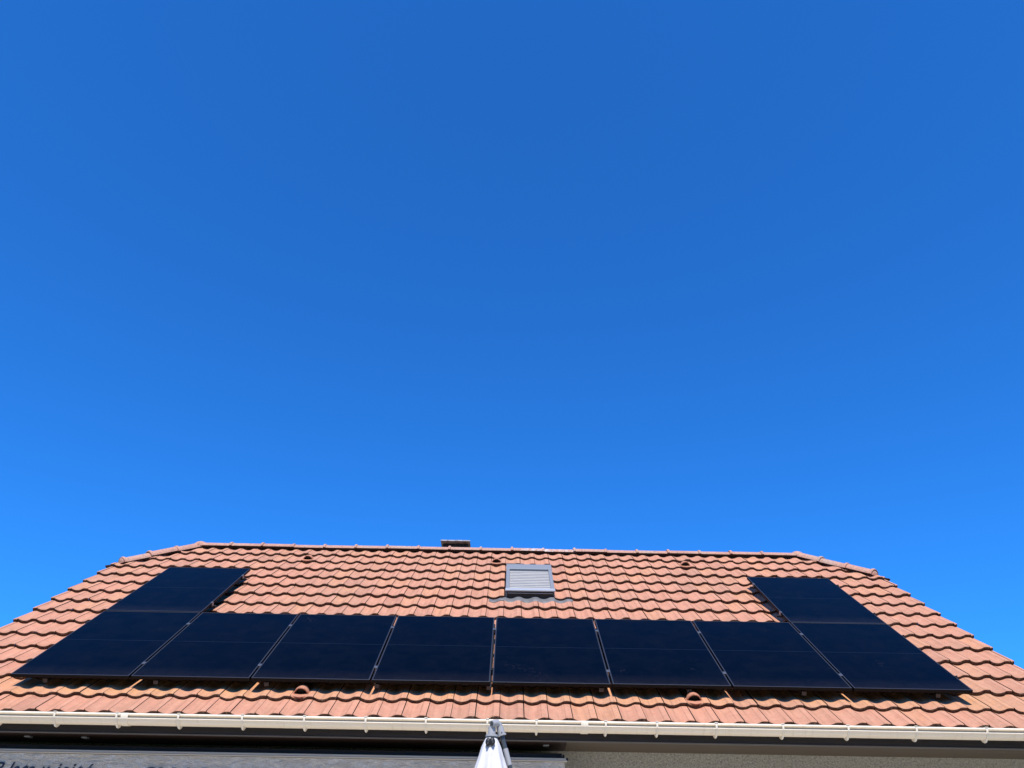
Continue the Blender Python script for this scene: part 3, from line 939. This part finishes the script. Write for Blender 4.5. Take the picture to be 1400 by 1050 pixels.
# ------------------------------------------------------------------ awning box wrapped in printed film
AX0, AX1, AYF, AZT, AZB = -5.05, 0.694, -0.10, 2.813, 2.40
AW = Vector(((AX0 + AX1) / 2, 0.28, AZB))
aw = empty('awning_box', AW)
tag(aw, 'long awning box under the eaves wrapped in crinkled grey plastic film with dark lettering', 'awning box')
b = MB()
b.box(AX0, AX1 - 0.03, AYF + 0.015, 0.294, AZB, AZT - 0.03, None, 0.006)
b.build('cassette', M_FILM, aw, AW)
# film: a crinkled sheet, folded over the top edge
f = MB(); f.sm = True
NX, NZ = 420, 22
def crinkle(x, z):
    p = Vector((x * 3.0, 0, z * 6.0))
    return 0.005 * noise.noise(p) + 0.003 * abs(noise.noise(p * 3.1)) + 0.0014 * noise.noise(p * 8.3)
rows = []
for j in range(NZ + 1):
    t = j / NZ; z = AZT - 0.034 - t * (AZT - 0.034 - AZB)
    rows.append([Vector((AX0 + (AX1 - 0.012 - AX0) * i / NX, AYF + crinkle(i / NX * 5.7, z), z)) for i in range(NX + 1)])
f.sweep(rows, False, False)
endp = [[Vector((AX1 - 0.012 + crinkle(yy, z) * 0.6, AYF + yy, z)) for yy in (0.0, 0.1, 0.2, 0.3, 0.39)] for z in [AZT - 0.034 - q * 0.07 for q in range(6)]]
f.sweep(endp, False, False)
f.build('film', M_FILM, aw, AW)
tr = MB()
tr.box(AX0, AX1 + 0.012, AYF - 0.012, AYF + 0.03, AZT - 0.030, AZT - 0.018, None, 0.004)
tr.box(AX0, AX1, AYF - 0.006, AYF + 0.03, AZT - 0.0175, AZT, None, 0.004)
tr.build('top_rail', mat('film_edge', (0.62, 0.53, 0.40), 0.4), aw, AW)
br_ = MB(); br_.box(AX0, AX1 - 0.03, AYF + 0.10, AYF + 0.15, AZT - 0.02, AZT + 0.056, None, 0.004)
br_.build('back_board', M_BROWN, aw, AW)
ec = MB()
ec.box(AX1 - 0.028, AX1 - 0.012, AYF + 0.03, 0.20, AZT - 0.028, AZT + 0.035, None, 0.004)
ec.box(AX1 - 0.012, AX1 + 0.02, AYF + 0.02, AYF + 0.07, AZT - 0.017, AZT + 0.006, None, 0.004)
ec.build('end_cap', M_BLACK, aw, AW)
for px in (40, 118, 747):
    x = 0.204 + (px - 700) / 149.0
    c = MB(); c.box(x - 0.027, x + 0.027, -0.04, 0.02, zs - 0.013, zs - 0.001, None, 0.004)
    c.build('bracket', M_ALU, aw, AW)


def lettering(body, x, z, size, bold=0.0, shear=0.0, xs=1.0):
    cu = bpy.data.curves.new('lettering', 'FONT'); cu.body = body; cu.size = size; cu.offset = bold; cu.shear = shear
    cu.align_x = 'LEFT'; cu.extrude = 0.0008
    t = bpy.data.objects.new('lettering', cu); COL.objects.link(t)
    me = bpy.data.meshes.new_from_object(t.evaluated_get(bpy.context.evaluated_depsgraph_get()))
    bpy.data.objects.remove(t)
    return [Vector((x + v.co.x * xs, 0, z + v.co.y)) for v in me.vertices], [tuple(p.vertices) for p in me.polygons], [v.co.z for v in me.vertices]


def fx(px): return -4.392 + (px - 0) / 151.7       # photo column -> x on the film front
L = MB()
jobs = [('P', 0, 0.142, 2.604, 0.002, 0.28, 1.0), ('l', 20, 0.142, 2.604, 0.002, 0.28, 1.0), ('a', 26, 0.142, 2.604, 0.002, 0.28, 1.0),
        ('t', 38, 0.142, 2.604, 0.002, 0.28, 1.0), ('e', 45, 0.142, 2.604, 0.002, 0.28, 1.0),
        ('v', 64, 0.142, 2.604, 0.002, 0.28, 1.0), ('i', 84, 0.142, 2.604, 0.002, 0.28, 1.0), ('s', 92, 0.142, 2.604, 0.002, 0.28, 1.0),
        ('i', 103, 0.142, 2.604, 0.002, 0.28, 1.0), ('t', 111, 0.142, 2.604, 0.002, 0.28, 1.0), ('\u00e9', 122, 0.142, 2.604, 0.002, 0.28, 1.0)]
zg = 2.552
for ch_, a, wd in (('G', 201, 1.0), ('U', 221, 1.35), ('A', 252, 1.15), ('R', 277, 1.1), ('D', 303, 1.1), ('I', 328, 1.2), ('A', 340, 1.15), ('N', 366, 1.1)):
    jobs.append((ch_, a, 0.18, zg, 0.005, 0.0, wd))
for (s_, px, size, z, bold, shear, xs_) in jobs:
    vs, fs, th = lettering(s_, fx(px), z, size, bold, shear, xs_)
    L = MB()
    for p, t_ in zip(vs, th):
        L.v.append(Vector((p.x, AYF - 0.0075 - t_ + crinkle((p.x - AX0) / (AX1 - 0.012 - AX0) * 5.7, p.z) * 0.9, p.z)))
    for q in fs: L.face(list(q))
    L.build('letter', M_INK, aw, AW)
L = MB()
# round printed emblem ring
xc, zc = fx(452), 2.575
rin = [[Vector((xc + r * math.cos(t), AYF - 0.008 - d_, zc + r * math.sin(t))) for t in [2 * math.pi * q / 40 for q in range(40)]] for r, d_ in ((0.098, 0), (0.098, 0.001), (0.078, 0.001), (0.078, 0))]
L.sweep(rin, True, False)
L.build('emblem_ring', M_INK, aw, AW)

# ------------------------------------------------------------------ folded cantilever umbrella
UY = -3.3
def UX(px): return 0.003 + (px - 650) / 263.0
def UZ(py): return 2.483 - (py - 986) / 279.0
UO = Vector((0.55, UY, 0))
um = empty('umbrella', UO)
tag(um, 'folded white cantilever umbrella with grey joints standing before the house', 'umbrella')
hx, hz = UX(671.2), UZ(1008)
# canopy: pleated, hanging from the hub
c = MB(); c.sm = True
NP = 8; NA = 128
prof_c = [(0.0, 0.031), (0.006, 0.0345), (0.014, 0.039), (0.0215, 0.043), (0.043, 0.053), (0.079, 0.064), (0.115, 0.077), (0.15, 0.090), (0.19, 0.102), (0.25, 0.112), (0.40, 0.135), (0.6, 0.15), (0.8, 0.145), (0.95, 0.12), (1.02, 0.11), (1.1, 0.13), (1.35, 0.155)]
rings = []
for s, r in prof_c:
    amp = min(0.30, 0.01 + s * 0.9)
    ring = []
    for q in range(NA):
        t = 2 * math.pi * q / NA
        ww = 0.5 + 0.5 * math.cos(NP * t + 0.5 + 0.7 * math.sin(s * 5))
        ww = ww ** 1.6
        fold = 1 - amp * (1 - ww) + 0.04 * amp * math.sin(19 * t + s * 14) + 0.05 * amp * noise.noise(Vector((math.cos(t) * 3, math.sin(t) * 3, s * 6)))
        ring.append(Vector((hx - 0.002 + 0.01 * s + r * fold * math.cos(t), UY + r * fold * math.sin(t), hz - 0.008 - s)))
    rings.append(ring)
c.sweep(rings, True, False)
c.face([c.vert(p) for p in rings[0]])
co = c.build('canopy', M_CLOTH, um, UO)
# black knob with two lobes near the canopy top
k = MB(); k.sm = True
for px, py, r1 in ((666.8, 1017.6, 0.0155), (672.2, 1017.0, 0.0165)):
    x, z = UX(px), UZ(py)
    yy = UY - 0.058
    rings = []
    for q in range(9):
        t = -math.pi / 2 + math.pi * q / 8
        rings.append([Vector((x + r1 * 0.95 * math.cos(t) * math.cos(a), yy + 0.012 * math.cos(t) * math.sin(a) + 0.0005 * (z - 2.3), z + r1 * 1.3 * math.sin(t))) for a in [2 * math.pi * w_ / 16 for w_ in range(16)]])
    k.sweep(rings, True, False)
k.tube([(UX(667.0), UY - 0.062, UZ(1018)), (UX(665.2), UY - 0.066, UZ(1024))], [0.008, 0.005], 10)
k.tube([(UX(673), UY - 0.062, UZ(1017)), (UX(673.5), UY - 0.067, UZ(1021.5))], [0.009, 0.006], 10)
k.build('knob', M_BLACK, um, UO)
# hub: sleeve and flange
h = MB(); h.sm = True
h.tube([(hx, UY, hz + 0.000), (hx, UY, hz + 0.010), (hx, UY, hz + 0.0101), (hx, UY, hz + 0.048), (hx, UY, hz + 0.052)], [0.0325, 0.0325, 0.0205, 0.0195, 0.016], 28)
for dz in (0.016, 0.032):
    h.tube([(hx + 0.006, UY - 0.0185, hz + dz), (hx + 0.006, UY - 0.0215, hz + dz)], 0.0022, 8)
ho = h.build('hub', M_PLASTIC, um, UO); smooth(ho, 35)
hs = MB(); hs.tube([(hx, UY, hz - 0.0055), (hx, UY, hz - 0.0005)], [0.0325, 0.0325], 28); smooth(hs.build('hub_seal', M_TUBE, um, UO), 35)
# elbow joint: short open tube pointing at the viewer's left, bending over to the arm
e = MB(); e.sm = True
p_in = Vector((UX(670.8), UY - 0.030, UZ(991.2))); 
path = [p_in, Vector((UX(674), UY - 0.018, UZ(989.7))), Vector((UX(678), UY - 0.002, UZ(988.8))), Vector((UX(680.8), UY + 0.010, UZ(990.6))), Vector((UX(682.2), UY + 0.013, UZ(994.5)))]
e.tube(path, [0.0165, 0.0175, 0.0185, 0.0175, 0.0165], 24, True)
smooth(e.build('elbow', M_PLASTIC, um, UO), 45)
bo = MB(); d0 = (path[0] - path[1]).normalized()
bo.tube([p_in - d0 * 0.002, p_in + d0 * 0.0015], 0.0115, 18)  # dark disc painted for the unlit bore of the open tube
bo.tube([Vector((hx, UY, hz + 0.045)), Vector((hx + 0.004, UY - 0.006, UZ(992)))], 0.012, 14)
bo.build('bore_and_pin', M_TUBE, um, UO)
# arm running down to the mast
A0 = Vector((UX(682.0), UY + 0.012, UZ(994))); A1 = Vector((UX(697.5), UY + 0.03, UZ(1048)))
ad = (A1 - A0).normalized()
def ap_(py): return A0 + (A1 - A0) * ((py - 994) / 54.0)
a = MB(); a.sm = True
a.tube([ap_(993), ap_(1003.2), ap_(1003.25), ap_(1005.2)], [0.0185, 0.0195, 0.0245, 0.0245], 24)
smooth(a.build('arm_collar', M_PLASTIC, um, UO), 35)
a = MB(); a.sm = True
a.tube([ap_(1022.5), ap_(1022.6), ap_(1044.3), ap_(1044.4)], [0.012, 0.0138, 0.0138, 0.012], 24)
smooth(a.build('arm_sleeve', M_PLASTIC, um, UO), 35)
foot = A0 + ad * ((A0.z - 1.05) / -ad.z)
a = MB(); a.sm = True
a.tube([ap_(1004), foot], 0.0118, 20)
arm_o = smooth(a.build('arm', M_TUBE, um, UO), 35)
sc = MB()
sc.tube([ap_(1001.8) + Vector((0.003, -0.0195, 0)), ap_(1001.8) + Vector((0.003, -0.0225, 0))], 0.003, 8)
sc.build('screw', M_BLACK, um, UO)
m = MB(); m.sm = True
mx = foot.x + 0.035; MY = foot.y - 0.06
m.tube([(mx, MY + 0.06, 0.06), (mx, MY + 0.06, 1.6)], 0.024, 24)
m.tube([(mx, MY + 0.06, 0.98), (mx, MY + 0.06, 1.12)], 0.034, 24)
smooth(m.build('mast', M_TUBE, um, UO), 35)
bs = MB()
bs.box(mx - 0.5, mx + 0.5, MY + 0.03, MY + 0.09, 0.024, 0.06, None, 0.005)
bs.box(mx - 0.03, mx + 0.03, MY - 0.44, MY + 0.028, 0.024, 0.06, None, 0.005)
bs.box(mx - 0.03, mx + 0.03, MY + 0.092, MY + 0.56, 0.024, 0.06, None, 0.005)
bs.build('base', M_TUBE, um, UO)

# ------------------------------------------------------------------ light and sky
SUN_EL = 53.0
wd = bpy.data.worlds.new('World'); S.world = wd; wd.use_nodes = True
nt = wd.node_tree; bg = nt.nodes['Background']
sky = nt.nodes.new('ShaderNodeTexSky'); sky.sky_type = 'NISHITA'; sky.sun_disc = False
sky.sun_elevation = R(SUN_EL); sky.sun_rotation = R(180)
sky.air_density = 1.0; sky.dust_density = 0.0; sky.ozone_density = 10.0
tint = nt.nodes.new('ShaderNodeMix'); tint.data_type = 'RGBA'; tint.blend_type = 'MULTIPLY'; tint.inputs[0].default_value = 1.0
tint.inputs[7].default_value = (0.255, 0.99, 1.60, 1)          # deep, clean-air blue
nt.links.new(sky.outputs['Color'], tint.inputs[6]); nt.links.new(tint.outputs[2], bg.inputs['Color'])
bg.inputs['Strength'].default_value = 0.15
sl_ = bpy.data.lights.new('sun', 'SUN'); sl_.energy = 5.0; sl_.angle = R(0.5); sl_.color = (1.0, 0.94, 0.84)
so = bpy.data.objects.new('sun', sl_); COL.objects.link(so)
so.rotation_euler = (R(90 - SUN_EL), 0, 0)       # shines towards +Y and down
so.location = (0, -20, 30)

# ------------------------------------------------------------------ camera
cam = bpy.data.cameras.new('camera'); co_ = bpy.data.objects.new('camera', cam); COL.objects.link(co_)
cam.sensor_width = 36.0; cam.lens = 1068.78 / 1400 * 36.0; cam.clip_start = 0.05; cam.clip_end = 2000
X = Vector((0.999864, -0.007524, 0.014655)); D = Vector((0.016339, 0.566333, -0.824014)); Fw = Vector((-0.0021, 0.824142, 0.566379))
mw = Matrix(((X.x, -D.x, -Fw.x, 0.16888), (X.y, -D.y, -Fw.y, -7.7797), (X.z, -D.z, -Fw.z, 1.6), (0, 0, 0, 1)))
co_.matrix_world = mw
S.camera = co_
S.render.engine = 'CYCLES'
S.view_settings.view_transform = 'Standard'; S.view_settings.look = 'None'; S.view_settings.gamma = 1
S.view_settings.exposure = 0.0
S.render.resolution_x, S.render.resolution_y = 1024, 768
